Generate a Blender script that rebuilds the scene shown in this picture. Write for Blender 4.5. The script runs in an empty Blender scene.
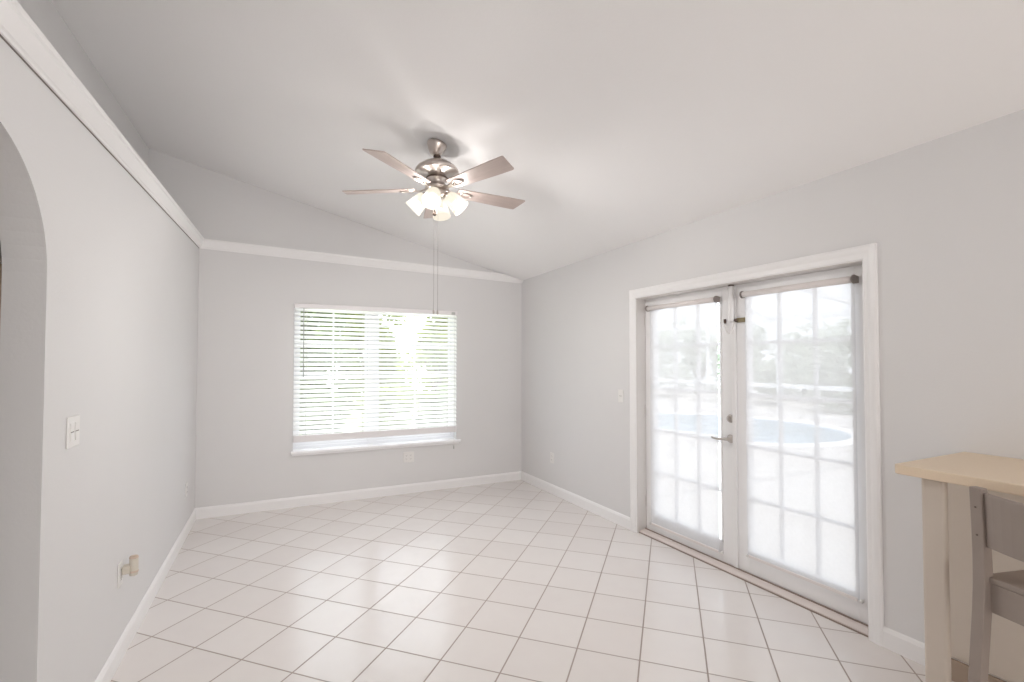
import bpy, bmesh, math, random
from mathutils import Matrix, Vector
S = bpy.context.scene
COL = S.collection
R = math.radians

# ------------------------------------------------------------------ camera
H = 1.5
XL, XR, D = -0.63345, 2.8788, 5.4363          # left / right / back wall planes
AL, AR = 0.0142, -0.0106                      # the side walls are very slightly out of square
def camera():
    F, CX, CY = 479.2911, 508.5089, 349.9108
    p, y, r = R(1.4042), R(26.3333), R(0.0733)
    fwd = Vector((math.sin(y)*math.cos(p), math.cos(y)*math.cos(p), math.sin(p)))
    rt = Vector((math.cos(y), -math.sin(y), 0)); up = rt.cross(fwd)
    r2 = rt*math.cos(r) + up*math.sin(r); u2 = -rt*math.sin(r) + up*math.cos(r)
    cam = bpy.data.cameras.new('camera'); o = bpy.data.objects.new('camera', cam); COL.objects.link(o)
    o.matrix_world = Matrix(((r2.x, u2.x, -fwd.x, 0), (r2.y, u2.y, -fwd.y, 0), (r2.z, u2.z, -fwd.z, H), (0, 0, 0, 1)))
    cam.sensor_fit = 'HORIZONTAL'; cam.sensor_width = 36; cam.lens = F/1024*36
    cam.shift_x = (512-CX)/1024; cam.shift_y = (CY-341)/1024
    cam.clip_start = 0.02; cam.clip_end = 200
    S.camera = o
camera()

# ------------------------------------------------------------------ sky, sun, area lights, exposure
w = bpy.data.worlds.new('sky'); S.world = w; w.use_nodes = True
bg = w.node_tree.nodes['Background']; bg.inputs[0].default_value = (0.86, 0.93, 1.0, 1); bg.inputs[1].default_value = 3.2
def lamp(name, kind, energy, loc, rot, color=(1, 1, 1), **kw):
    l = bpy.data.lights.new(name, kind); l.energy = energy; l.color = color
    for k, v in kw.items(): setattr(l, k, v)
    o = bpy.data.objects.new(name, l); COL.objects.link(o); o.location = loc; o.rotation_euler = rot
    return o
lamp('sun', 'SUN', 5.0, (0, 0, 10), (R(5), 0, R(-60)), (1, .96, .9), angle=R(2))
lamp('rear_fill', 'AREA', 74, (1.1, -4.5, 1.45), (R(90), 0, 0), (1, .98, .955), shape='RECTANGLE', size=3.2, size_y=2.2)  # added fill behind the camera; the rear wall has no window
lamp('rear_overhead_fill', 'AREA', 12, (1.0, -2.2, 2.85), (0, 0, 0), (1, .96, .92), shape='RECTANGLE', size=1.2, size_y=1.2)  # added soft overhead fill for the room; no fixture is modelled
lamp('hall_fill', 'AREA', 5, (-1.35, 2.2, 2.36), (0, 0, 0), (1, .95, .9), shape='DISK', size=.3)  # added fill that keeps the hall behind the arch from going black
vs = S.view_settings
vs.view_transform = 'Standard'; vs.look = 'None'; vs.gamma = 1; vs.use_curve_mapping = False; vs.exposure = 0.14
cy = S.cycles
cy.use_denoising = True; cy.max_bounces = 12; cy.diffuse_bounces = 7; cy.glossy_bounces = 4; cy.transmission_bounces = 8
cy.transparent_max_bounces = 16; cy.caustics_reflective = False; cy.caustics_refractive = False; cy.sample_clamp_indirect = 6

# ------------------------------------------------------------------ materials
def srgb(r, g, b):
    f = lambda c: (c/255/12.92 if c/255 <= .04045 else ((c/255+.055)/1.055)**2.4)
    return (f(r), f(g), f(b), 1)
def mat(name, col, rough=.5, metal=0, noise=0, nscale=20, bump=0, bscale=120, spec=None, coat=0):
    m = bpy.data.materials.new(name); m.use_nodes = True; n = m.node_tree.nodes; l = m.node_tree.links
    b = n['Principled BSDF']; b.inputs['Base Color'].default_value = col
    b.inputs['Roughness'].default_value = rough; b.inputs['Metallic'].default_value = metal
    if spec is not None: b.inputs['Specular IOR Level'].default_value = spec
    if coat: b.inputs['Coat Weight'].default_value = coat
    tc = n.new('ShaderNodeTexCoord')
    if noise:
        t = n.new('ShaderNodeTexNoise'); t.inputs['Scale'].default_value = nscale; t.inputs['Detail'].default_value = 4
        l.new(tc.outputs['Object'], t.inputs['Vector'])
        mx = n.new('ShaderNodeMix'); mx.data_type = 'RGBA'
        mx.inputs['A'].default_value = tuple(c*(1-noise) for c in col[:3])+(1,)
        mx.inputs['B'].default_value = tuple(min(1, c*(1+noise)) for c in col[:3])+(1,)
        l.new(t.outputs['Fac'], mx.inputs['Factor']); l.new(mx.outputs['Result'], b.inputs['Base Color'])
    if bump:
        t = n.new('ShaderNodeTexNoise'); t.inputs['Scale'].default_value = bscale; t.inputs['Detail'].default_value = 3
        l.new(tc.outputs['Object'], t.inputs['Vector'])
        bp = n.new('ShaderNodeBump'); bp.inputs['Strength'].default_value = bump; bp.inputs['Distance'].default_value = .004
        l.new(t.outputs['Fac'], bp.inputs['Height']); l.new(bp.outputs['Normal'], b.inputs['Normal'])
    return m
def mathn(nt, op, a, b=None, c=None):
    n = nt.nodes.new('ShaderNodeMath'); n.operation = op
    for i, v in enumerate((a, b, c)):
        if v is None: continue
        if isinstance(v, (int, float)): n.inputs[i].default_value = v
        else: nt.links.new(v, n.inputs[i])
    return n.outputs[0]
def tile_floor():
    m = bpy.data.materials.new('diagonal_ceramic_tile'); m.use_nodes = True; nt = m.node_tree; n = nt.nodes; l = nt.links
    b = n['Principled BSDF']
    geo = n.new('ShaderNodeTexCoord')
    s = .3165; a = R(44.816); gx, gy = -.5643, 3.2345
    def axis(vx, vy):
        d = n.new('ShaderNodeVectorMath'); d.operation = 'DOT_PRODUCT'
        l.new(geo.outputs['Object'], d.inputs[0]); d.inputs[1].default_value = (vx, vy, 0)
        return mathn(nt, 'ADD', mathn(nt, 'DIVIDE', mathn(nt, 'SUBTRACT', d.outputs['Value'], gx*vx+gy*vy), s), 100.0)
    u = axis(math.cos(a), -math.sin(a)); v = axis(math.sin(a), math.cos(a))
    def edge(t):
        f = mathn(nt, 'FRACT', t)
        return mathn(nt, 'MINIMUM', f, mathn(nt, 'SUBTRACT', 1.0, f))
    e = mathn(nt, 'MINIMUM', edge(u), edge(v))
    mr = n.new('ShaderNodeMapRange'); mr.inputs['From Min'].default_value = .0095; mr.inputs['From Max'].default_value = .0155
    l.new(e, mr.inputs['Value']); tile = mr.outputs['Result']
    cb = n.new('ShaderNodeCombineXYZ'); l.new(mathn(nt, 'FLOOR', u), cb.inputs[0]); l.new(mathn(nt, 'FLOOR', v), cb.inputs[1])
    wn = n.new('ShaderNodeTexWhiteNoise'); wn.noise_dimensions = '2D'; l.new(cb.outputs[0], wn.inputs['Vector'])
    nz = n.new('ShaderNodeTexNoise'); nz.inputs['Scale'].default_value = 9; nz.inputs['Detail'].default_value = 5
    l.new(geo.outputs['Object'], nz.inputs['Vector'])
    k = mathn(nt, 'ADD', mathn(nt, 'MULTIPLY', wn.outputs['Value'], .5), mathn(nt, 'MULTIPLY', nz.outputs['Fac'], .5))
    tc = n.new('ShaderNodeMix'); tc.data_type = 'RGBA'
    tc.inputs['A'].default_value = TILE_A; tc.inputs['B'].default_value = TILE_B
    l.new(k, tc.inputs['Factor'])
    gm = n.new('ShaderNodeMix'); gm.data_type = 'RGBA'; gm.inputs['A'].default_value = GROUT
    l.new(tc.outputs['Result'], gm.inputs['B']); l.new(tile, gm.inputs['Factor']); l.new(gm.outputs['Result'], b.inputs['Base Color'])
    rr = n.new('ShaderNodeMapRange'); rr.inputs['To Min'].default_value = .8; rr.inputs['To Max'].default_value = .18
    l.new(tile, rr.inputs['Value']); l.new(rr.outputs['Result'], b.inputs['Roughness'])
    nb = n.new('ShaderNodeTexNoise'); nb.inputs['Scale'].default_value = 5; l.new(geo.outputs['Object'], nb.inputs['Vector'])
    hh = mathn(nt, 'ADD', mathn(nt, 'MULTIPLY', tile, .35), mathn(nt, 'MULTIPLY', nb.outputs['Fac'], .25))
    bp = n.new('ShaderNodeBump'); bp.inputs['Strength'].default_value = .35; bp.inputs['Distance'].default_value = .004
    l.new(hh, bp.inputs['Height']); l.new(bp.outputs['Normal'], b.inputs['Normal'])
    return m
TILE_A, TILE_B, GROUT = srgb(225, 219, 216), srgb(233, 229, 226), srgb(166, 154, 147)
def translucent(name, col, trans_w, clear_w, rough=.6):
    m = bpy.data.materials.new(name); m.use_nodes = True; nt = m.node_tree; n = nt.nodes; l = nt.links
    n.remove(n['Principled BSDF']); out = n['Material Output']
    df = n.new('ShaderNodeBsdfDiffuse'); df.inputs[0].default_value = col
    tr = n.new('ShaderNodeBsdfTranslucent'); tr.inputs[0].default_value = col
    m1 = n.new('ShaderNodeMixShader'); m1.inputs[0].default_value = trans_w
    l.new(df.outputs[0], m1.inputs[1]); l.new(tr.outputs[0], m1.inputs[2]); last = m1
    if clear_w:
        tp = n.new('ShaderNodeBsdfTransparent')
        wv = n.new('ShaderNodeTexNoise'); wv.inputs['Scale'].default_value = 60      # slightly uneven weave
        co = n.new('ShaderNodeTexCoord'); l.new(co.outputs['Object'], wv.inputs['Vector'])
        fac = mathn(nt, 'ADD', mathn(nt, 'MULTIPLY', wv.outputs['Fac'], .06), clear_w-.03)
        m2 = n.new('ShaderNodeMixShader'); l.new(fac, m2.inputs[0])
        l.new(m1.outputs[0], m2.inputs[1]); l.new(tp.outputs[0], m2.inputs[2]); last = m2
    l.new(last.outputs[0], out.inputs['Surface'])
    return m
def glass_pane(name, tint=(1, 1, 1, 1)):
    m = bpy.data.materials.new(name); m.use_nodes = True; nt = m.node_tree; n = nt.nodes; l = nt.links
    n.remove(n['Principled BSDF']); out = n['Material Output']
    tp = n.new('ShaderNodeBsdfTransparent'); tp.inputs[0].default_value = tint
    gl = n.new('ShaderNodeBsdfGlossy'); gl.inputs['Roughness'].default_value = .02
    fr = n.new('ShaderNodeFresnel'); fr.inputs[0].default_value = 1.45
    gm = n.new('ShaderNodeNewGeometry')      # reflect at the outer faces only
    front = mathn(nt, 'SUBTRACT', 1.0, gm.outputs['Backfacing'])
    mx = n.new('ShaderNodeMixShader'); l.new(mathn(nt, 'MULTIPLY', fr.outputs[0], front), mx.inputs[0])
    l.new(tp.outputs[0], mx.inputs[1]); l.new(gl.outputs[0], mx.inputs[2]); l.new(mx.outputs[0], out.inputs['Surface'])
    return m
def glowing(name, col, strength, base=(.9, .88, .84, 1)):
    m = mat(name, base, .35); b = m.node_tree.nodes['Principled BSDF']
    b.inputs['Emission Color'].default_value = col; b.inputs['Emission Strength'].default_value = strength
    return m
def frosted(name, col, strength, clear=.32):
    m = glowing(name, col, strength, (.03, .03, .03, 1)); nt = m.node_tree; b = nt.nodes['Principled BSDF']; b.inputs['Specular IOR Level'].default_value = 0; out = nt.nodes['Material Output']
    tp = nt.nodes.new('ShaderNodeBsdfTransparent'); mx = nt.nodes.new('ShaderNodeMixShader'); mx.inputs[0].default_value = clear
    nt.links.new(b.outputs[0], mx.inputs[1]); nt.links.new(tp.outputs[0], mx.inputs[2]); nt.links.new(mx.outputs[0], out.inputs['Surface'])
    return m
def leaf_mat(name, c1, c2):
    m = bpy.data.materials.new(name); m.use_nodes = True; nt = m.node_tree; n = nt.nodes; l = nt.links
    n.remove(n['Principled BSDF']); out = n['Material Output']
    co = n.new('ShaderNodeTexCoord'); nz = n.new('ShaderNodeTexNoise'); nz.inputs['Scale'].default_value = 3
    l.new(co.outputs['Object'], nz.inputs['Vector'])
    mx = n.new('ShaderNodeMix'); mx.data_type = 'RGBA'; mx.inputs['A'].default_value = c1; mx.inputs['B'].default_value = c2
    l.new(nz.outputs['Fac'], mx.inputs['Factor'])
    df = n.new('ShaderNodeBsdfDiffuse'); tr = n.new('ShaderNodeBsdfTranslucent')
    l.new(mx.outputs['Result'], df.inputs[0]); l.new(mx.outputs['Result'], tr.inputs[0])
    ms = n.new('ShaderNodeMixShader'); ms.inputs[0].default_value = .4
    l.new(df.outputs[0], ms.inputs[1]); l.new(tr.outputs[0], ms.inputs[2]); l.new(ms.outputs[0], out.inputs['Surface'])
    return m
M = dict(
    wall=mat('grey_wall_paint', srgb(221, 220, 220), .55, noise=.012, nscale=3, bump=.12, bscale=90),
    ceil=mat('white_ceiling_paint', srgb(244, 243, 243), .6, noise=.01, nscale=2, bump=.12, bscale=80),
    trim=mat('white_trim_paint', srgb(240, 239, 239), .32, noise=.01),
    door=mat('white_door_paint', srgb(238, 237, 237), .35, noise=.01),
    darkline=mat('dark_grey_line', srgb(136, 128, 124), .8, noise=.2, nscale=12),
    sill=mat('white_sill', srgb(246, 246, 247), .25, noise=.01),
    vinyl=mat('white_window_vinyl', srgb(240, 241, 244), .4, noise=.01),
    blind=translucent('white_blind_slat', (.96, .96, .96, 1), .82, 0),
    rail=mat('white_blind_rail', srgb(236, 233, 234), .4, noise=.01),
    cord=mat('white_cord', srgb(225, 222, 220), .7, noise=.03),
    wand=mat('clear_grey_wand', srgb(190, 190, 188), .3, noise=.03),
    shade=translucent('white_solar_fabric', (.80, .81, .83, 1), .16, .13),
    roller=mat('white_roller_tube', srgb(232, 226, 224), .4, noise=.01),
    bracket=mat('grey_bracket_plastic', srgb(142, 133, 129), .45, noise=.06),
    nickel=mat('brushed_nickel', (.62, .56, .52, 1), .28, 1, noise=.05, nscale=60),
    satin=mat('satin_nickel', (.52, .48, .45, 1), .32, 1, noise=.05, nscale=60),
    chain=mat('dull_grey_chain', srgb(120, 114, 110), .7, noise=.08, nscale=200),
    darkmetal=mat('dark_bronze_trim', (.16, .12, .1, 1), .4, .8, noise=.1),
    brass=mat('tarnished_brass', (.32, .27, .17, 1), .35, 1, noise=.1, nscale=80),
    plate=mat('white_switch_plastic', srgb(231, 229, 227), .3, noise=.01),
    slot=mat('dark_slot', srgb(110, 104, 100), .6, noise=.05),
    cream=mat('cream_plastic', srgb(208, 201, 188), .4, noise=.02),
    creamcap=mat('tan_cap_plastic', srgb(206, 186, 170), .4, noise=.02),
    shadeglass=frosted('frosted_lamp_glass', (1, .91, .75, 1), .88),
    bulb=glowing('bulb_glow', (1, .9, .74, 1), 1.2, (.02, .02, .02, 1)),
    counter=mat('beige_laminate', srgb(221, 202, 178), .45, noise=.05, nscale=160),
    barwood=mat('beige_bar_paint', srgb(200, 189, 177), .5, noise=.02),
    shadedbase=mat('shaded_taupe_base', srgb(160, 142, 126), .55, noise=.04),
    stool=mat('taupe_grey_wood', srgb(146, 134, 126), .5, noise=.05, nscale=14),
    threshold=mat('tan_threshold', srgb(222, 212, 207), .45, noise=.03),
    bronze=mat('brown_weatherstrip', srgb(150, 134, 125), .6, noise=.08),
    jamb=mat('grey_jamb', srgb(214, 210, 207), .5, noise=.01),
    tan=mat('tan_hall_door', srgb(196, 176, 150), .5, noise=.03),
    glass=glass_pane('window_glass'),
    patio=mat('pale_patio_concrete', srgb(232, 230, 228), .8, noise=.03, nscale=2, bump=.1, bscale=40),
    deck=mat('grey_pool_deck', srgb(196, 194, 192), .8, noise=.04, nscale=2, bump=.1, bscale=40),
    coping=mat('white_pool_coping', srgb(238, 238, 238), .6, noise=.02),
    water=mat('pale_pool_water', srgb(150, 180, 205), .12, noise=.06, nscale=1.5, bump=.25, bscale=3),
    cage=mat('white_aluminium', srgb(240, 240, 240), .4, noise=.01),
    stucco=mat('pale_stucco', srgb(226, 224, 220), .8, noise=.03, bump=.2, bscale=60),
    lawn=mat('pale_grass', srgb(176, 190, 140), .9, noise=.15, nscale=6, bump=.4, bscale=40),
    bark=mat('grey_bark', srgb(120, 108, 96), .9, noise=.15, nscale=12, bump=.5, bscale=25),
    leaf=leaf_mat('green_leaf', srgb(78, 96, 58), srgb(132, 150, 92)),
    leafy=leaf_mat('yellow_green_leaf', srgb(124, 138, 74), srgb(178, 186, 118)),
    leafg=leaf_mat('hazed_green_leaf', srgb(176, 190, 172), srgb(206, 214, 200)),  # leaf green paled to paint in the haze of the pool screen
)
M['tile'] = tile_floor()
def wood_blade():
    m = bpy.data.materials.new('pale_washed_wood'); m.use_nodes = True; nt = m.node_tree; n = nt.nodes; l = nt.links
    b = n['Principled BSDF']; b.inputs['Roughness'].default_value = .42
    co = n.new('ShaderNodeTexCoord'); mp = n.new('ShaderNodeMapping'); mp.inputs['Scale'].default_value = (3, 60, 60)
    l.new(co.outputs['Object'], mp.inputs['Vector'])
    nz = n.new('ShaderNodeTexNoise'); nz.inputs['Scale'].default_value = 1; nz.inputs['Detail'].default_value = 5
    l.new(mp.outputs[0], nz.inputs['Vector'])
    mx = n.new('ShaderNodeMix'); mx.data_type = 'RGBA'
    mx.inputs['A'].default_value = srgb(176, 160, 154); mx.inputs['B'].default_value = srgb(206, 190, 183)
    l.new(nz.outputs['Fac'], mx.inputs['Factor']); l.new(mx.outputs['Result'], b.inputs['Base Color'])
    return m
M['blade'] = wood_blade()

# ------------------------------------------------------------------ mesh helpers
class MB:
    def __init__(s): s.v = []; s.f = []; s.smooth = []
    def add(s, vs, fs, smooth=False):
        o = len(s.v); s.v += [tuple(p) for p in vs]; s.f += [tuple(i+o for i in q) for q in fs]; s.smooth += [smooth]*len(fs)
        return s
    def box(s, x0, x1, y0, y1, z0, z1):
        return s.prism([(x0, z0), (x1, z0), (x1, z1), (x0, z1)], y0, y1)
    def prism(s, poly, y0, y1, axis='y'):
        n = len(poly)
        if axis == 'y': g = lambda p, t: (p[0], t, p[1])
        elif axis == 'z': g = lambda p, t: (p[0], p[1], t)
        else: g = lambda p, t: (t, p[0], p[1])
        vs = [g(p, y0) for p in poly]+[g(p, y1) for p in poly]
        fs = [tuple(range(n)), tuple(range(2*n-1, n-1, -1))]+[((i+1) % n, i, i+n, (i+1) % n+n) for i in range(n)]
        return s.add(vs, fs)
    def lathe(s, prof, seg=32, M4=None, cap=True):
        vs = []; fs = []
        for r, z in prof:
            for k in range(seg):
                a = 2*math.pi*k/seg; vs.append(Vector((r*math.cos(a), r*math.sin(a), z)))
        for i in range(len(prof)-1):
            for k in range(seg):
                a = i*seg+k; b = i*seg+(k+1) % seg; fs.append((a, b, b+seg, a+seg))
        if cap:
            fs.append(tuple(range(seg-1, -1, -1))); fs.append(tuple(range((len(prof)-1)*seg, len(prof)*seg)))
        if M4 is not None: vs = [M4 @ p for p in vs]
        return s.add(vs, fs, True)
    def tube(s, pts, r, seg=10, smooth=True):
        pts = [Vector(p) for p in pts]; rs = r if isinstance(r, (list, tuple)) else [r]*len(pts)
        vs = []; fs = []; ref = None
        for i, p in enumerate(pts):
            t = (pts[min(i+1, len(pts)-1)]-pts[max(i-1, 0)]).normalized()
            if ref is None: ref = Vector((0, 0, 1)) if abs(t.z) < .9 else Vector((1, 0, 0))
            u = (ref-t*ref.dot(t)).normalized(); v = t.cross(u); ref = u
            for k in range(seg):
                a = 2*math.pi*k/seg; vs.append(p+(u*math.cos(a)+v*math.sin(a))*rs[i])
        for i in range(len(pts)-1):
            for k in range(seg):
                a = i*seg+k; b = i*seg+(k+1) % seg; fs.append((a, b, b+seg, a+seg))
        fs.append(tuple(range(seg-1, -1, -1))); fs.append(tuple(range((len(pts)-1)*seg, len(pts)*seg)))
        return s.add(vs, fs, smooth)
    def loft(s, rings, smooth=False):
        n = len(rings[0]); vs = [p for r in rings for p in r]; fs = []
        for i in range(len(rings)-1):
            for k in range(n):
                a = i*n+k; b = i*n+(k+1) % n; fs.append((a, b, b+n, a+n))
        fs.append(tuple(range(n-1, -1, -1))); fs.append(tuple(range((len(rings)-1)*n, len(rings)*n)))
        return s.add(vs, fs, smooth)
    def build(s, name, m, parent=None, bevel=0, loc=(0, 0, 0), rotz=0, seg=2, double=False):
        me = bpy.data.meshes.new(name); me.from_pydata([tuple(p) for p in s.v], [], s.f)
        me.polygons.foreach_set('use_smooth', s.smooth)
        bm = bmesh.new(); bm.from_mesh(me); bmesh.ops.recalc_face_normals(bm, faces=bm.faces)
        bm.to_mesh(me); bm.free(); me.materials.append(m)
        o = bpy.data.objects.new(name, me); COL.objects.link(o)
        o.location = loc; o.rotation_euler = (0, 0, rotz)
        if parent: o.parent = parent
        if bevel:
            b = o.modifiers.new('bevel', 'BEVEL'); b.width = bevel; b.segments = seg; b.limit_method = 'ANGLE'; b.angle_limit = R(40)
        return o
def empty(name, loc, rotz=0):
    o = bpy.data.objects.new(name, None); COL.objects.link(o); o.location = loc; o.rotation_euler = (0, 0, rotz)
    o.empty_display_size = .1
    return o
def tag(o, label, cat, group=None, kind=None):
    o['label'] = label; o['category'] = cat
    if group: o['group'] = group
    if kind: o['kind'] = kind
    return o
def struct(o):
    o['kind'] = 'structure'; return o
def copy_tree(o, parent=None):
    c = o.copy(); COL.objects.link(c); c.parent = parent
    for ch in list(o.children): copy_tree(ch, c)
    return c
# wall frames: x runs to the right as one faces the wall, y runs into the wall, z up
RB = dict(loc=(0, D, 0), rotz=0)
RR = dict(loc=(XR, D, 0), rotz=math.atan2(-1, -AR))          # x = distance from the back corner
RL = dict(loc=(XL, D, 0), rotz=math.atan2(1, AL))            # x = Y - D (negative in front of the corner)
def frame_point(fr, x, y, z):
    c, s = math.cos(fr['rotz']), math.sin(fr['rotz']); l = fr['loc']
    return (l[0]+x*c-y*s, l[1]+x*s+y*c, z)
def ceil_z(x, y): return 2.539-.2404*(x-2.883)+.0165*(5.436-y)

# ------------------------------------------------------------------ the setting
struct(MB().box(-2.6, 3.15, -4.75, D+.12, -.12, 0).build('floor', M['tile']))
def ceiling():
    a = [(-1.6, -4.8), (3.12, -4.8), (3.12, D+.13), (-1.6, D+.13)]
    b = MB(); lo = [(x, y, ceil_z(x, y)) for x, y in a]; hi = [(x, y, z+.12) for x, y, z in lo]
    b.add(lo+hi, [(0, 1, 2, 3), (7, 6, 5, 4)]+[((i+1) % 4, i, i+4, (i+1) % 4+4) for i in range(4)])
    struct(b.build('ceiling', M['ceil']))
ceiling()
WX0, WX1, WZ0, WZ1 = .21, 1.99, .575, 2.105
def wall_back():
    b = MB(); t = lambda x: ceil_z(x, D)+.02
    b.prism([(-1.5, 0), (WX0, 0), (WX0, t(WX0)), (-1.5, t(-1.5))], 0, .14)
    b.prism([(WX1, 0), (3.02, 0), (3.02, t(3.02)), (WX1, t(WX1))], 0, .14)
    b.prism([(WX0, 0), (WX1, 0), (WX1, WZ0-.02), (WX0, WZ0-.02)], 0, .14)
    b.prism([(WX0, WZ1), (WX1, WZ1), (WX1, t(WX1)), (WX0, t(WX0))], 0, .14)
    struct(b.build('wall_back', M['wall'], **RB))
wall_back()
DS0, DS1, DZ = 2.116, 3.972, 2.08
def wall_right():
    b = MB(); t = lambda s: 2.55+.0165*s
    b.prism([(-.0, 0), (DS0, 0), (DS0, t(DS0)), (0, t(0))], 0, .15)
    b.prism([(DS1, 0), (10.1, 0), (10.1, t(10.1)), (DS1, t(DS1))], 0, .15)
    b.prism([(DS0, DZ), (DS1, DZ), (DS1, t(DS1)), (DS0, t(DS0))], 0, .15)
    struct(b.build('wall_right', M['wall'], **RR))
wall_right()
CRH = .09
def crown_left_z(x): return 2.5875+.0507*max(x, -5.6)
def wall_left():
    b = MB(); top = lambda x: crown_left_z(x)+CRH-.005
    x0, x1, spring, rise = -4.206, -3.306, 1.795, .39
    cx, a = (x0+x1)/2, (x1-x0)/2
    for p, q in ((x1, 0), (-10.1, -5.6), (-5.6, x0)):
        b.prism([(p, 0), (q, 0), (q, top(q)), (p, top(p))], 0, .112)
    N = 28
    for i in range(N):
        u0, u1 = math.pi*(1-i/N), math.pi*(1-(i+1)/N)
        p, q = cx+a*math.cos(u0), cx+a*math.cos(u1)
        b.prism([(p, spring+rise*math.sin(u0)), (q, spring+rise*math.sin(u1)), (q, top(q)), (p, top(p))], 0, .112)
    # shelf over the wall, and the set-back wall above it
    for p, q in ((-10.1, -5.6), (-5.6, 0)):
        b.loft([[(x, .05, top(x)-.06), (x, 1.35, top(x)-.06), (x, 1.35, top(x)), (x, .05, top(x))] for x in (p, q)])
    struct(b.build('wall_left', M['wall'], **RL))
    u = MB(); st = []
    for y in (D, -4.7):
        X = -1.045-.05*(D-y); st.append([(X, y, 2.0), (X-.1, y, 2.0), (X-.1, y, ceil_z(X, y)+.03), (X, y, ceil_z(X, y)+.03)])
    u.loft(st); struct(u.build('wall_left_upper', M['wall']))
wall_left()
struct(MB().box(-2.6, 3.1, -4.75, -4.65, 0, 4.2).build('wall_rear', M['wall']))
# hall behind the arch
struct(MB().box(-2.1, -2.0, -4.7, 3.7, 0, 2.5).build('wall_hall', M['wall']))
struct(MB().box(-2.1, -.78, 3.6, 3.7, 0, 2.5).build('wall_hall_end', M['wall']))
def hall_door():
    r = struct(empty('door_3', (-1.34, 3.6, 0)))
    b = MB().box(-.36, .36, -.03, -.002, 0, 2.03)
    for z0, z1 in ((.15, .95), (1.1, 1.9)):
        for x0, x1 in ((-.28, -.04), (.04, .28)): b.box(x0, x1, -.036, -.03, z0, z1)
    b.build('door_leaf', M['tan'], r, .004)
    b = MB()
    for x0, x1 in ((-.44, -.365), (.365, .44)): b.box(x0, x1, -.04, -.002, 0, 2.11)
    b.box(-.44, .44, -.04, -.002, 2.035, 2.11).build('door_casing', M['trim'], r, .004)
hall_door()

# baseboards
def base_profile(b, x0, x1, h=.105, t=.014):
    poly = [(0, 0), (-t, 0), (-t, h-.022), (-t*.55, h-.006), (-.002, h), (0, h)]
    b.loft([[(x, y, z) for y, z in poly] for x in (x0, x1)]); return b
struct(base_profile(MB(), XL-.0, XR+.005).build('baseboard_back', M['trim'], **RB))
struct(base_profile(base_profile(MB(), .0, 2.06), 4.013, 10.0).build('baseboard_right', M['trim'], **RR))
struct(base_profile(base_profile(MB(), -3.306, 0), -10.0, -4.206).build('baseboard_left', M['trim'], **RL))

# crown moulding
CP = [(0, 0), (.010, 0), (.012, .010), (.018, .014), (.036, .058), (.038, .066), (.045, .072), (.047, CRH), (0, CRH)]
def crown_left():
    b = MB()
    for p, q in ((-9.9, -5.6), (-5.6, -.0)):
        b.loft([[(x, -n, crown_left_z(x)+z) for n, z in CP] for x in (p, q)])
    r = struct(b.build('trim_1', M['trim'], **RL))
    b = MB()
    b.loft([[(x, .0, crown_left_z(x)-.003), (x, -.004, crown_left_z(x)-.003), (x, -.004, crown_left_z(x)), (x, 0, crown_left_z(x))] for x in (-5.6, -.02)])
    b.build('under_crown_line', M['darkline'], r)  # thin dark grey strip along the crown's lower edge
crown_left()
def crown_back():
    b = MB(); zb = lambda x: 2.5875-.0232*(x+.633); rings = []
    for x in (XL, 1.5, 2.2, 2.45, 2.6, 2.7, 2.8, XR+.005):
        k = min(1, max(.3, (ceil_z(x, D)-.003-zb(x))/CRH))
        rings.append([(x, -n, zb(x)+z*k) for n, z in CP])
    b.loft(rings); struct(b.build('trim_2', M['trim'], **RB))
crown_back()

# ------------------------------------------------------------------ window in the back wall
def window():
    r = struct(empty('window_1', (0, D, 0)))
    xm = 1.02; f = MB(); y0, y1 = .075, .135
    b = MB()      # plaster reveal is the wall itself; frame sits back in it
    for a0, a1, c0, c1 in ((WX0-.004, WX0+.035, WZ0-.01, WZ1+.004), (WX1-.035, WX1+.004, WZ0-.01, WZ1+.004), (WX0+.035, xm-.05, WZ0-.01, WZ0+.035), (xm+.05, WX1-.035, WZ0-.01, WZ0+.035), (WX0+.035, xm-.05, WZ1-.035, WZ1+.004), (xm+.05, WX1-.035, WZ1-.035, WZ1+.004), (xm-.05, xm+.05, WZ0-.01, WZ1+.004)):
        f.box(a0, a1, y0, y1, c0, c1)
    f.build('window_frame', M['vinyl'], r)
    zr = 1.325
    for nm, a0, a1 in (('left', WX0+.03, xm-.045), ('right', xm+.045, WX1-.03)):
        for (c0, c1, yy) in ((WZ0+.03, zr+.02, .084), (zr-.02, WZ1-.03, .109)):
            s = MB(); st = .035
            s.box(a0, a0+st, yy, yy+.022, c0, c1); s.box(a1-st, a1, yy, yy+.022, c0, c1)
            s.box(a0+st, a1-st, yy, yy+.022, c0, c0+.045); s.box(a0+st, a1-st, yy, yy+.022, c1-.04, c1)
            xc = (a0+a1)/2; zc = (c0+c1)/2
            s.box(a0+st, a1-st, yy+.005, yy+.017, zc-.009, zc+.009)
            s.box(xc-.009, xc+.009, yy+.0045, yy+.0175, c0+.045, c1-.04)
            so = s.build('sash', M['vinyl'], r)
            MB().box(a0+st-.005, a1-st+.005, yy+.009, yy+.013, c0+.04, c1-.035).build('pane', M['glass'], so)
    k = MB(); k.box(WX0+.001, WX1-.001, 0, .139, WZ0-.019, WZ0+.004)
    k.prism([(-.045, WZ0-.03), (-.05, WZ0-.024), (-.05, WZ0-.006), (-.045, WZ0), (0, WZ0), (0, WZ0-.03)], WX0-.02, WX1+.045, 'x')
    k.prism([(-.014, WZ0-.052), (-.02, WZ0-.03), (0, WZ0-.03), (0, WZ0-.052)], WX0-.01, WX1+.035, 'x')
    k.build('window_sill', M['sill'], r, .002)
window()

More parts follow.
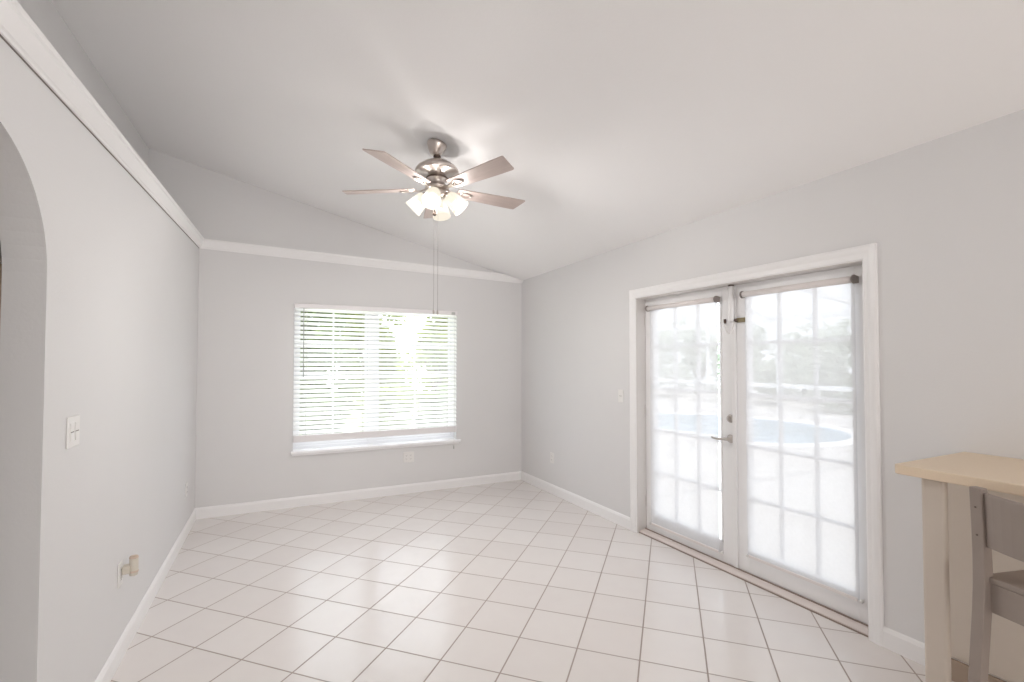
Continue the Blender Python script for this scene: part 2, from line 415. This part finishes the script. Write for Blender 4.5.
# ------------------------------------------------------------------ french doors
def doors():
    j = MB(); w = .071     # casing and jambs
    for s0, s1 in ((2.058, 2.058+w), (4.015-w, 4.015)):
        inner, outer = (s1, s0) if s0 < 3 else (s0, s1); sg = 1 if s0 < 3 else -1
        poly = [(outer, 0), (outer, -.016), (outer+sg*.012, -.02), (outer+sg*.03, -.018), (outer+sg*.045, -.013), (inner-sg*.008, -.012), (inner, -.007), (inner, 0)]
        j.loft([[(x, y, z) for x, y in poly] for z in (0, 2.142)])
    poly = [(2.142, 0), (2.142, -.016), (2.13, -.02), (2.112, -.018), (2.097, -.013), (2.07, -.012), (2.062, -.007), (2.062, 0)]
    j.loft([[(s, y, z) for z, y in poly] for s in (2.0585, 4.0145)])
    t = struct(j.build('trim_3', M['trim'], **RR))
    jb = MB().box(2.114, 2.136, 0, .15, 0, 2.062); jb.box(3.95, 3.974, 0, .15, 0, 2.062); jb.box(2.114, 3.974, 0, .15, 2.058, 2.082)
    jb.box(2.136, 2.15, .138, .15, 0, 2.06).box(3.936, 3.95, .138, .15, 0, 2.06).box(2.136, 3.95, .138, .15, 2.045, 2.06)
    jb.build('jamb', M['jamb'], t, .002)
    th = MB(); th.prism([(.02, 0), (.02, .012), (.05, .024), (.16, .024), (.16, 0)], 2.1365, 3.9495, 'x')
    q = struct(th.build('trim_4', M['threshold'], **RR))
    MB().box(2.137, 3.949, .082, .088, .024, .031).box(2.137, 3.949, .012, .02, 0, .006).build('weatherstrip', M['bronze'], q)
    for i, (s0, s1, g0, g1) in enumerate(((2.139, 3.041, 2.236, 2.94), (3.047, 3.947, 3.147, 3.845))):
        r = struct(empty('door_%d' % (i+1), frame_point(RR, s0, .1, .026), RR['rotz']))
        W = s1-s0; a, c = g0-s0, g1-s0; Z = 2.031; z0, z1 = .145, 1.985-.026
        b = MB(); b.box(0, a, 0, .044, 0, Z); b.box(c, W, 0, .044, 0, Z); b.box(a, c, 0, .044, 0, z0); b.box(a, c, 0, .044, z1, Z)
        for x0, x1 in ((a, a+.014), (c-.014, c)): b.box(x0, x1, -.006, .05, z0, z1)   # glazing bead
        b.box(a, c, -.006, .05, z0, z0+.014); b.box(a, c, -.006, .05, z1-.014, z1)
        b.build('door_leaf', M['door'], r, .002)
        g = MB(); zs = [.54-.026, .905-.026, 1.268-.026, 1.634-.026]
        for k in (1, 2):
            x = a+(c-a)*k/3; g.prism([(x-.012, .016), (x-.006, .004), (x+.006, .004), (x+.012, .016), (x+.012, .03), (x+.006, .042), (x-.006, .042), (x-.012, .03)], z0+.01, z1-.01, 'z')
        for z in zs: g.prism([(.016, z-.012), (.0045, z-.006), (.0045, z+.006), (.016, z+.012), (.03, z+.012), (.0415, z+.006), (.0415, z-.006), (.03, z-.012)], a+.01, c-.01, 'x')
        g.build('glazing_bars', M['door'], r)
        MB().box(a+.005, c-.005, .02, .025, z0+.005, z1-.005).build('glass', M['glass'], r)
        if i == 0:
            MB().box(W-.006, W+.028, -.014, 0, 0, Z).build('astragal', M['door'], r, .004)
            X = 3.012-s0; h = MB()
            rot = Matrix.Translation((X, 0, .94-.026)) @ Matrix.Rotation(R(90), 4, 'X')
            h.lathe([(.031, 0), (.031, .006), (.026, .010), (.012, .012), (.011, .045)], 28, rot)
            h.tube([(X, -.045, .914), (X-.012, -.05, .914), (X-.045, -.05, .911), (X-.08, -.048, .905), (X-.115, -.046, .908), (X-.13, -.047, .914)], [.0105, .0105, .0095, .0085, .008, .006], 12)
            h.build('lever_handle', M['satin'], r)
            d = MB(); rot = Matrix.Translation((X, 0, 1.087-.026)) @ Matrix.Rotation(R(90), 4, 'X')
            d.lathe([(.03, 0), (.03, .006), (.026, .012), (.02, .014)], 28, rot); d.box(X-.006, X+.006, -.028, -.013, 1.061-.018, 1.061+.018)
            d.build('deadbolt', M['satin'], r, .001)
        if i == 0:
            for z in (.2, 1.0, 1.8): MB().tube([(-.0, -.006, z), (-.0, -.006, z+.09)], .006).build('hinge', M['jamb'], r)
doors()

# ------------------------------------------------------------------ things on the doors
def roller_shade(drop):
    r = empty('roller_shade', (0, 0, 0))
    L = .718
    def part(nm, b, m, p, **k): return b.build(nm, M[m], p, **k)
    ty, tz = -.044, 0
    part('roller_tube', MB().tube([(.008, ty, tz), (L-.008, ty, tz)], .0205, 24), 'roller', r)
    for x in (0, L):
        b = MB(); sg = 1 if x == 0 else -1
        poly = [(0, tz+.02), (ty, tz+.026)]+[(ty+.026*math.cos(R(90+20*k)), tz+.026*math.sin(R(90+20*k))) for k in range(1, 10)]+[(0, tz-.02)]
        b.prism(poly, x-.004, x+.004, 'x'); part('end_bracket', b, 'bracket', r, bevel=.001)
    f = MB(); zb = -drop; n = 24; m = 4; yy = ty+.018
    vs = []; fs = []
    for i in range(n+1):
        z = -.008+(zb+.008)*i/n
        for k in range(m+1):
            x = .008+(L-.013)*k/m; vs.append((x, yy+.0015*math.sin(i*.9+k*1.3), z))
    for i in range(n):
        for k in range(m):
            a = i*(m+1)+k; fs.append((a, a+1, a+m+2, a+m+1))
    f.add(vs, fs, True); part('shade_fabric', f, 'shade', r)
    part('hem_bar', MB().box(.016, L-.016, yy-.005, yy+.004, zb-.008, zb+.012), 'roller', r, bevel=.002)
    for x in (.0, L):
        b = MB().box(x-.006, x+.006, -.03, .0, zb-.01, zb+.006); part('hold_down_clip', b, 'plate', r, bevel=.002)
    return r
sh = roller_shade(1.872)
def put_shade(o, s, z, label):
    o.location = frame_point(RR, s, .1, z); o.rotation_euler = (0, 0, RR['rotz'])
    tag(o, label, 'shade', 'roller shades on the french doors')
sh2 = roller_shade(1.822)
put_shade(sh, 2.213, 1.967, 'white see-through roller shade on the left french door, the door with the lever handle')
put_shade(sh2, 3.150, 1.974, 'white see-through roller shade on the right french door, nearest the beige bar counter')

def door_guard():
    r = empty('security_latch', frame_point(RR, 3.045, .1, 1.80), RR['rotz'])
    b = MB().box(.03, .105, -.012, 0, -.016, .016); b.box(.03, .105, -.018, -.012, -.006, .006)
    b.build('bar_plate', M['brass'], r, .002)
    MB().tube([(.022, -.016, 0), (.04, -.016, 0)], .012, 16).build('barrel', M['darkmetal'], r)
    MB().box(-.072, -.063, -.018, 0, -.016, .016).build('strike_hook', M['darkmetal'], r, .002)
    pts = [(-.064+.094*t, -.028, -.01-.085*math.sin(math.pi*t)*(1 if t < .6 else 1)) for t in [k/16 for k in range(17)]]
    MB().tube(pts, .003, 8).build('cord_loop', M['cord'], r)
    tag(r, 'brass bar latch with white cord loop joining the two french doors near the top', 'latch')
    r = empty('surface_bolt', frame_point(RR, 3.052, .078, 1.80), RR['rotz'])
    MB().tube([(0, -.012, -.012), (0, -.012, -.004), (0, -.012, .006), (0, -.012, .248)], [.01, .017, .02, .02], 18).build('bolt_sleeve', M['door'], r)
    MB().tube([(0, -.012, .2475), (0, -.012, .256)], .0205, 18).build('bolt_tip', M['darkmetal'], r)
    tag(r, 'white vertical sliding bolt at the top of the meeting stile of the french doors', 'bolt')
door_guard()

# ------------------------------------------------------------------ blind
def blind():
    r = empty('window_blind', (1.095, D, .73)); ox = 1.095
    X0, X1 = .207-ox, 1.983-ox; z = lambda v: v-.73; yc = -.03
    MB().box(X0, X1, yc-.03, yc+.028, z(2.052), z(2.1)).build('headrail', M['rail'], r, .004)
    s = MB(); t = R(SLAT_TILT); n = 28; top = 2.035; pitch = (top-.765)/(n-1)
    for i in range(n):
        zc = z(top-i*pitch); prof = []
        for k in range(5):
            u = -.025+.05*k/4; c = .0025*(1-(u/.025)**2)
            prof.append((yc+u*math.cos(t)-c*math.sin(t), zc+u*math.sin(t)+c*math.cos(t)))
        prof2 = [(a+.0022*math.sin(t), c2-.0022*math.cos(t)) for a, c2 in reversed(prof)]
        s.prism(prof+prof2, X0+.004, X1-.004, 'x')
    s.build('slats', M['blind'], r)
    MB().box(X0+.002, X1-.002, yc-.025, yc+.025, z(.668), z(.738)).build('bottom_rail', M['rail'], r, .004)
    c = MB()
    for x in (X0+.12, -.2, .42, X1-.12):
        for yy in (yc-.027, yc+.027): c.tube([(x, yy, z(.72)), (x, yy, z(2.06))], .0012, 6)
    c.build('ladder_cords', M['cord'], r)
    MB().tube([(.297-ox, yc-.042, z(2.05)), (.299-ox, yc-.044, z(1.34))], .004, 8).build('tilt_wand', M['wand'], r)
    lc = MB().tube([(1.945-ox, yc-.036, z(2.05)), (1.945-ox, yc-.038, z(.66)), (1.945-ox, -.058, z(.56)), (1.945-ox, -.058, z(.515))], .0018, 6)
    lco = lc.build('lift_cord', M['cord'], r)
    MB().lathe([(.004, z(.515)), (.007, z(.5)), (.008, z(.475)), (.004, z(.47))], 12, Matrix.Translation((1.945-ox, -.058, 0))).build('tassel', M['wand'], lco)
    MB().box(X1-.075, X1-.03, yc-.033, yc-.03, z(2.055), z(2.085)).build('cord_lock', M['wand'], r)
    tag(r, 'white horizontal slat blind with tilt wand, lowered almost to the sill of the back window', 'blind')
SLAT_TILT = 42
blind()

# ------------------------------------------------------------------ ceiling fan
def fan():
    fx, fy, zb = 1.0233, 3.197, 2.6975; zc = ceil_z(fx, fy)
    r = empty('ceiling_fan', (fx, fy, zb))
    Z = zc-zb
    tilt = Matrix.Translation((0, 0, Z)) @ Matrix.Rotation(math.atan(.2404), 4, 'Y') @ Matrix.Rotation(math.atan(.0165), 4, 'X')
    MB().lathe([(.066, .004), (.069, -.006), (.067, -.02), (.055, -.046), (.04, -.07), (.032, -.082), (.022, -.086)], 40, tilt).build('canopy', M['nickel'], r)
    MB().lathe([(.026, Z-.096), (.026, Z-.084), (.013, Z-.08)], 24).build('canopy_ring', M['darkmetal'], r)
    MB().lathe([(.0135, .2), (.0135, Z-.07)], 20).build('downrod', M['nickel'], r)
    MB().lathe([(.018, .228), (.024, .224), (.03, .21), (.06, .2), (.1, .182), (.134, .158), (.15, .136), (.152, .126), (.144, .118), (.07, .11), (.06, .085)], 48).build('motor_housing', M['nickel'], r)
    MB().lathe([(.06, .09), (.074, .086), (.074, .07), (.056, .064), (.056, .03), (.078, .024), (.082, .006), (.06, -.002)], 40).build('flywheel', M['nickel'], r)
    MB().lathe([(.0745, .085), (.0765, .083), (.0765, .073), (.0745, .071)], 40).build('flywheel_band', M['darkmetal'], r)
    MB().lathe([(.05, .0), (.06, -.006), (.064, -.02), (.06, -.045), (.045, -.06), (.02, -.068), (.012, -.08)], 40).build('switch_housing', M['nickel'], r)
    blade = bracket = None
    def outline():
        pts = [(.15, -.046), (.165, -.052), (.35, -.062), (.55, -.07), (.68, -.0715), (.687, -.066)]
        up = [(.15, .046), (.165, .052), (.35, .062), (.55, .07), (.65, .0715), (.66, .066)]
        return pts+list(reversed(up))
    o = outline(); b = MB(); b.prism(o, -.004, .004, 'z')
    bl = b.build('blade', M['blade'], r, .002)
    k = MB()      # cast blade bracket: arm with a ring under the blade root
    k.loft([[(.05, -.014, .0), (.05, .014, .0), (.05, .014, .012), (.05, -.014, .012)], [(.12, -.011, -.016), (.12, .011, -.016), (.12, .011, -.006), (.12, -.011, -.006)], [(.17, -.02, -.014), (.17, .02, -.014), (.17, .02, -.004), (.17, -.02, -.004)]])
    ring = [(.215+.05*math.cos(a), .026*math.sin(a), -.009) for a in [2*math.pi*q/24 for q in range(25)]]
    k.tube(ring, .005, 8); k.lathe([(.007, -.012), (.007, -.004)], 12, Matrix.Translation((.185, 0, 0))); k.lathe([(.007, -.012), (.007, -.004)], 12, Matrix.Translation((.255, 0, 0)))
    k.build('blade_bracket', M['nickel'], bl)
    for q in range(5):
        x = bl if q == 0 else copy_tree(bl, r)
        x.rotation_mode = 'XYZ'
        a = R(147.7+72*q)
        x.matrix_local = Matrix.Rotation(a, 4, 'Z') @ Matrix.Translation((0, 0, .006)) @ Matrix.Rotation(R(BLADE_PITCH), 4, 'X')
    # four light arms with frosted glass shades
    for q, az in enumerate((-120, -30, 60, 150)):
        A = Matrix.Rotation(R(az), 4, 'Z')
        arm = MB(); arm.tube([A @ Vector(p) for p in ((.04, 0, -.028), (.065, 0, -.03), (.082, 0, -.042))], .011, 12)
        ax = Matrix.Translation(A @ Vector((.072, 0, -.032))) @ A @ Matrix.Rotation(R(90+45), 4, 'Y') @ Matrix.Scale(1.15, 4)
        arm.lathe([(.014, -.01), (.024, 0), (.026, .02)], 20, ax); arm.build('lamp_arm', M['nickel'], r)
        g = MB(); pr = [(.024, .01), (.034, .014), (.041, .03), (.046, .055), (.05, .085), (.054, .112), (.057, .126)]
        inn = [(p-.003, z) for p, z in reversed(pr)]
        g.lathe(pr+inn, 32, ax, cap=False)
        sh = g.build('lamp_shade', M['shadeglass'], r)
        bb = MB().lathe([(.01, .014), (.012, .02), (.02, .036), (.0235, .05), (.02, .062), (.011, .07), (.003, .072)], 20, ax)
        bb.build('bulb', M['bulb'], sh)
        p = ax @ Vector((0, 0, .088))
        l = lamp('fan_bulb_light', 'POINT', FANW, Vector((fx, fy, zb))+p, (0, 0, 0), (1, .965, .935), shadow_soft_size=.022)
    for (dx, dy) in ((-.006, .045), (.019, .033)):
        c = MB(); c.tube([(dx, dy, -.06), (dx, dy, -.83 if dx < 0 else -.835)], .0009, 6)
        co = c.build('pull_chain', M['chain'], r)
        zf = -.83 if dx < 0 else -.835
        MB().lathe([(.002, zf), (.006, zf-.008), (.007, zf-.026), (.003, zf-.032)], 12, Matrix.Translation((dx, dy, 0))).build('chain_fob', M['satin'], co)
    MB().lathe([(.004, -.08), (.006, -.16), (.013, -.165), (.014, -.18), (.006, -.187)], 16, Matrix.Translation((-.02, -.01, 0))).build('finial', M['darkmetal'], r)
    tag(r, 'brushed nickel ceiling fan with five pale wood blades and four lit glass shades', 'ceiling fan')
BLADE_PITCH = -12
FANW = 23.5
fan()

# ------------------------------------------------------------------ switches and outlets
def plate_shape(w, h, d=.006):
    return MB().box(-w/2, w/2, -d, 0, -h/2, h/2)
def outlet(fr, x, z, label, gangs=1):
    r = empty('wall_outlet', frame_point(fr, x, 0, z), fr['rotz'])
    plate_shape(.072 if gangs == 1 else .122, .118).build('cover_plate', M['plate'], r, .003)
    for g in range(gangs):
        cx = 0 if gangs == 1 else (-.025+.05*g)
        for dz in (-.02, .02):
            a = [2*math.pi*k/20 for k in range(20)]
            f = MB().prism([(cx+.017*math.cos(t), dz+max(-.013, min(.013, .017*math.sin(t)))) for t in a], -.0085, -.005)
            fo = f.build('receptacle', M['plate'], r)
            MB().box(cx-.0075, cx-.0055, -.0092, -.0084, dz-.002, dz+.007).box(cx+.0055, cx+.0075, -.0092, -.0084, dz-.001, dz+.006).box(cx-.002, cx+.002, -.0092, -.0084, dz-.0095, dz-.0055).build('slots', M['slot'], fo)
    return tag(r, label, 'outlet', 'white wall outlets')
def switch(fr, x, z, gangs, label):
    r = empty('light_switch', frame_point(fr, x, 0, z), fr['rotz'])
    plate_shape(.07 if gangs == 1 else .118, .118).build('cover_plate', M['plate'], r, .003)
    for g in range(gangs):
        cx = 0 if gangs == 1 else (-.024+.047*g)
        MB().box(cx-.019, cx+.019, -.0075, -.005, -.036, .036).build('switch_bezel', M['slot'] if False else M['plate'], r, .001)
        b = MB(); b.prism([(-.007, -.033), (-.0105, -.033), (-.008, 0), (-.0095, .033), (-.007, .033)], cx-.0165, cx+.0165, 'x')
        b.build('rocker', M['plate'], r, .0008)
        MB().box(cx-.0165, cx+.0165, -.0088, -.0072, -.0015, .0015).build('rocker_groove', M['slot'], r)
    return tag(r, label, 'light switch', 'white light switches')
switch(RL, 2.381-D, 1.232, 2, 'white double rocker light switch on the left wall beside the arch')
switch(RR, D-3.512, 1.185, 1, 'white single light switch on the right wall beside the french door casing')
outlet(RL, 3.035-D, .435, 'white wall outlet low on the left wall, holding the cream plug-in air freshener')
outlet(RL, 4.929-D, .40, 'white wall outlet low at the far end of the left wall near the back corner')
outlet(RB, 1.418, .41, 'white double wall outlet under the right end of the window sill', 2)
outlet(RR, D-4.70, .404, 'white wall outlet low on the right wall between the back corner and the french doors')
def freshener():
    r = empty('air_freshener', frame_point(RL, 3.045-D, -.0095, .45), RL['rotz'])
    MB().box(-.02, .02, -.035, 0, -.02, .022).build('plug_body', M['cream'], r, .006)
    T = Matrix.Translation((.004, -.045, -.006)) @ Matrix.Diagonal((.72, .72, .95, 1))
    MB().lathe([(.022, -.03), (.026, -.026), (.027, .0), (.026, .06), (.022, .064)], 28, T).build('oil_bottle', M['cream'], r)
    MB().lathe([(.0268, .0605), (.027, .064), (.024, .071), (.01, .073)], 28, T).build('vent_cap', M['creamcap'], r)
    MB().lathe([(.0272, -.014), (.0285, -.012), (.0285, -.006), (.0272, -.004)], 28, T).build('collar', M['creamcap'], r)
    tag(r, 'cream plug-in air freshener standing out from the outlet low on the left wall', 'air freshener')
freshener()

# ------------------------------------------------------------------ bar counter and stool at the right edge
def bar():
    r = empty('bar_counter', (2.6, .4, 0)); ox, oy = 2.6, .4
    y1 = 1.08-oy; y0 = -1.0-oy; x0 = 2.305-ox
    b = MB(); c = .022; xb = lambda y: XR-AR*(D-(y+oy))-ox-.001
    poly = [(xb(y0), y0), (xb(y1), y1)]
    for k in range(9):
        a = R(90+90*k/8); poly.append((x0+c+c*math.cos(a), y1-c+c*math.sin(a)))
    poly += [(x0-.0, y0)]
    b.prism(poly, 1.042, 1.08, 'z').build('countertop', M['counter'], r, .004)
    def leg(yc):
        l = MB(); xf = 2.335-ox
        l.box(xf, xf+.035, yc-.04, yc+.036, 0, 1.042)
        l.build('leg', M['barwood'], r, .011, seg=3)
    leg(.963-oy); leg(-.8-oy)
    p = MB(); p.loft([[(xb(y)-.0, y, .1), (xb(y)-.012, y, .1), (xb(y)-.012, y, 1.041), (xb(y), y, 1.041)] for y in (y0, y1-.02)])
    p.loft([[(xb(y), y, .1), (xb(y)-.012, y, .1), (xb(y)-.012, y, .95), (xb(y), y, .95)] for y in (y1-.02, y1+.12)])
    p.build('back_panel', M['barwood'], r)
    p = MB(); p.loft([[(xb(y)-.0145, y, 0), (xb(y)-.03, y, 0), (xb(y)-.03, y, .098), (xb(y)-.0145, y, .098)] for y in (y0, y1+.12)])
    p.build('shaded_base_strip', M['shadedbase'], r)  # stands for the wall baseboard; taupe mixes its tan with painted shade
    tag(r, 'beige bar counter with rounded corner and post leg against the right wall', 'counter')
bar()
def stool():
    ST_AZ = 106                                        # compass direction the seat faces, from +Y towards +X
    f = Vector((math.sin(R(ST_AZ)), math.cos(R(ST_AZ)), 0)); rt = Vector((f.y, -f.x, 0))   # right hand of the sitter is -? along rt
    Sx, Sy = 2.259, .776                                # rear left corner of the seat
    rz = math.atan2(f.y, f.x)                           # local x = facing, local y = to the sitter's left
    W0, W1, Dp, zs = .40, .44, .38, .755
    lx = Vector((math.cos(rz), math.sin(rz), 0)); ly = Vector((-math.sin(rz), math.cos(rz), 0))
    org = Vector((Sx, Sy, 0))-ly*(W0/2)+lx*.0
    r = empty('bar_stool', org, rz)
    sd = .022
    b = MB(); n = 10; top = []
    pts = [(-.012, -W0/2-.014), (Dp-.03, -W1/2), (Dp, -W1/2+.03), (Dp, W1/2-.03), (Dp-.03, W1/2), (-.012, W0/2+.014)]
    b.prism(pts, zs-sd, zs, 'z').build('seat', M['stool'], r, .006)
    a = MB(); zt, zl = zs-sd, zs-.122
    a.box(-.008, .016, -W0/2-.012, W0/2+.012, zl, zt); a.box(Dp-.045, Dp-.025, -W1/2+.03, W1/2-.03, zl+.03, zt)
    for sg in (-1, 1):
        a.prism([(.02, sg*(W0/2-.012)), (Dp-.03, sg*(W1/2-.02)), (Dp-.03, sg*(W1/2-.038)), (.02, sg*(W0/2-.03))], zl+.03, zt, 'z')
    a.build('seat_apron', M['stool'], r, .002)
    for sg in (-1, 1):
        y = sg*(W0/2+.006)
        l = MB(); hw, hd = .019, .021
        st = [(-.10, 0, .030), (-.055, .3, .034), (-.022, .62, .038), (-.014, .72, .04), (-.014, .80, .038), (-.018, .92, .034), (-.026, 1.06, .030)]
        l.loft([[(x-w/2, y-hw, z), (x+w/2, y-hw, z), (x+w/2, y+hw, z), (x-w/2, y+hw, z)] for x, z, w in st])
        lo = l.build('back_leg', M['stool'], r, .003)
        for z in (.895, .992):
            k = -.0175 if z < .95 else -.0222
            MB().lathe([(.0035, 0), (.0035, .0015)], 10, Matrix.Translation((k-.0172, y, z)) @ Matrix.Rotation(R(-90), 4, 'Y')).build('screw_hole', M['darkmetal'], lo)
        l = MB(); y0_, y1_ = sg*(W1/2-.035), sg*(W1/2+.005)
        l.loft([[(x-.019, yy-.019, z), (x+.019, yy-.019, z), (x+.019, yy+.019, z), (x-.019, yy+.019, z)] for x, yy, z in ((Dp-.0, y1_, 0), (Dp-.04, y0_, zs-sd))])
        l.build('front_leg', M['stool'], r, .003)
        MB().loft([[(x, yy-.009, z), (x, yy+.009, z), (x, yy+.009, z+.035), (x, yy-.009, z+.035)] for x, yy, z in ((-.065, y, .26), (Dp-.012, sg*(W1/2-.006), .26))]).build('side_stretcher', M['stool'], r, .002)
    b = MB(); rings = []
    for k in range(13):
        t = -1+2*k/12; y = t*(W0/2-.012); bow = -.035*(1-t*t)
        x0 = -.020+bow; x1 = -.030+bow
        rings.append([(x0-.002, y, .858), (x0+.016, y, .858), (x1+.018, y, 1.045), (x1, y, 1.045)])
    b.loft(rings).build('backrest', M['stool'], r, .004)
    MB().box(Dp-.03, Dp-.008, -W1/2+.02, W1/2-.02, .2, .24).build('foot_rail', M['stool'], r, .003)
    MB().box(-.078, -.06, -W0/2+.02, W0/2-.02, .32, .355).build('rear_stretcher', M['stool'], r, .003)
    tag(r, 'taupe grey wooden bar stool with curved low back drawn up to the beige counter', 'bar stool')
stool()

# ------------------------------------------------------------------ outside
struct(MB().box(3.05, 30, -12, 22, -.2, -.03).build('patio', M['deck']))
struct(MB().box(-14, 3.04, 8.0, 26, -.2, -.06).build('lawn', M['lawn']))
struct(MB().box(-14, 3.04, D+.16, 8.0, -.2, -.05).build('path', M['patio']))
def pool():
    r = empty('swimming_pool', (9.6, 8.0, -.03))
    ctrl = [(11.0, 6.0), (10.0, 5.45), (8.9, 5.5), (8.2, 6.0), (8.2, 7.0), (7.9, 8.2), (7.3, 9.4), (7.6, 11.0), (9.2, 11.4), (10.6, 10.4), (11.6, 9.0), (11.7, 7.2)]
    n = len(ctrl); pts = []
    for i in range(n):
        p0, p1, p2, p3 = [Vector(ctrl[(i+k-1) % n]) for k in range(4)]
        for k in range(6):
            t = k/6; pts.append(.5*((2*p1)+(p2-p0)*t+(2*p0-5*p1+4*p2-p3)*t*t+(3*p1-p0-3*p2+p3)*t**3))
    c = sum(pts, Vector((0, 0)))/len(pts)
    loc = [p-Vector((9.6, 8.0)) for p in pts]
    MB().prism([(p.x, p.y) for p in loc], .002, .006, 'z').build('water', M['water'], r)
    cc = c-Vector((9.6, 8.0)); outer = [(p-cc)*1.12+cc for p in loc]; N = len(loc)
    b = MB(); vs = [(p.x, p.y, .03) for p in loc]+[(p.x, p.y, .03) for p in outer]+[(p.x, p.y, 0) for p in loc]+[(p.x, p.y, 0) for p in outer]; fs = []
    for i in range(N):
        j = (i+1) % N; fs += [(i, j, N+j, N+i), (N+i, N+j, 3*N+j, 3*N+i), (2*N+i, 2*N+j, j, i)]
    b.add(vs, fs); b.build('coping', M['coping'], r)
    tag(r, 'curved pale blue swimming pool with white coping beyond the french doors', 'pool')
pool()
def cage():
    r = empty('pool_enclosure', (13.2, 6, -.03))
    p = lambda y: y-6
    for y in (-6, -3.5, -1, 1.5, 4, 6.5, 9, 11.5, 14):
        MB().box(-.03, .03, p(y)-.05, p(y)+.05, 0, 2.75).build('post', M['cage'], r)
    MB().box(-.04, .04, p(-6), p(14), .78, .9).build('chair_rail', M['cage'], r)
    MB().box(-.05, .05, p(-6), p(14), 0, .08).build('sill_rail', M['cage'], r)
    MB().box(-.06, .06, p(-6), p(14), 2.7, 2.85).build('eave_beam', M['cage'], r)
    b = MB()
    for y in (-1, 1.5, 4, 6.5, 9):
        b = MB().loft([[(0, p(y)-.04, 2.74), (0, p(y)+.04, 2.74), (0, p(y)+.04, 2.85), (0, p(y)-.04, 2.85)], [(-9.5, p(y)-.04, 3.9), (-9.5, p(y)+.04, 3.9), (-9.5, p(y)+.04, 4.0), (-9.5, p(y)-.04, 4.0)]])
        b.build('roof_beam', M['cage'], r)
    tag(r, 'white aluminium screen enclosure frame around the pool patio', 'pool enclosure')
cage()
def foliage(name, loc, rx, ry, rz, n, size, m, label, cat, seed, trunk=0, group=None, holes=.0):
    rnd = random.Random(seed); r = empty(name, loc); vs = []; fs = []
    blobs = [(rnd.uniform(-.75, .75)*rx, rnd.uniform(-.7, .7)*ry, rnd.uniform(-.7, .8)*rz, rnd.uniform(.28, .55)) for _ in range(14)]
    for _ in range(n):
        bx, by, bz, s = rnd.choice(blobs)
        d = Vector((rnd.gauss(0, 1), rnd.gauss(0, 1), rnd.gauss(0, 1))).normalized()*rnd.uniform(.55, 1.05)
        c = Vector((bx+d.x*rx*s, by+d.y*ry*s, bz+d.z*rz*s+trunk+rz))
        if c.z < .02: c.z = rnd.uniform(.02, .3)
        u = Vector((rnd.gauss(0, 1), rnd.gauss(0, 1), rnd.gauss(0, .6))).normalized(); v = u.orthogonal().normalized()
        L = size*rnd.uniform(.6, 1.3); o = len(vs)
        vs += [c-u*L, c+v*L*.4, c+u*L, c-v*L*.4]; fs.append((o, o+1, o+2, o+3))
    b = MB(); b.add(vs, fs); b.build('foliage', m, r)
    t = MB()
    for k in range(5):
        a = 2*math.pi*k/5; t.tube([(0, 0, 0), (.05*math.cos(a), .05*math.sin(a), trunk+.3*rz), (rx*.45*math.cos(a), ry*.45*math.sin(a), trunk+1.2*rz)], [.07, .05, .015], 7)
    t.build('trunk', M['bark'], r)
    return tag(r, label, cat, group)
for i, (x, y, rx, rz, mm, tr, lab, cat) in enumerate((
    (.8, 10.0, .6, .5, 'leaf', 0, 'low green bush outside the left side of the back window', 'bush'),
    (2.15, 10.2, .6, .48, 'leafy', 0, 'low yellow-green bush outside the middle of the back window', 'bush'),
    (3.5, 10.0, .6, .55, 'leaf', 0, 'low green bush outside the right side of the back window', 'bush'),
    (.85, 13.2, 1.0, 1.65, 'leaf', .1, 'tall green tree behind the left side of the back window', 'tree'),
    (2.85, 15.8, 1.1, 1.8, 'leafy', .2, 'tall yellow-green tree set back behind the centre post of the back window', 'tree'),
    (4.2, 13.2, 1.0, 1.7, 'leafy', .1, 'tall yellow-green tree behind the right side of the back window', 'tree'))):
    foliage('garden_tree' if cat == 'tree' else 'garden_bush', (x, y, -.06), rx, rx*.8, rz, 1800 if cat == 'bush' else 5200, .12, M[mm], lab, cat, 10+i, tr, 'plants outside the back window')
for i, (x, y, rx, rz, lab) in enumerate((
    (16.0, 8.4, 1.4, 1.5, 'pale hedge shrub beyond the pool, behind the right edge of the right french door'),
    (19.5, 12.2, 1.5, 1.7, 'pale hedge shrub set back beyond the pool, behind the middle of the right french door'),
    (16.0, 12.2, 1.3, 1.5, 'pale hedge shrub beyond the pool, behind the left edge of the right french door'),
    (19.5, 17.5, 1.6, 1.8, 'pale hedge shrub set back beyond the pool, behind the left french door\'s right half'),
    (15.5, 16.6, 1.4, 1.6, 'pale hedge shrub beyond the pool, behind the left edge of the left french door'))):
    foliage('hedge_shrub', (x, y, -.03), rx, rx, rz, 2400, .14, M['leafg'], lab, 'shrub', 40+i, 0, 'hedge beyond the pool')
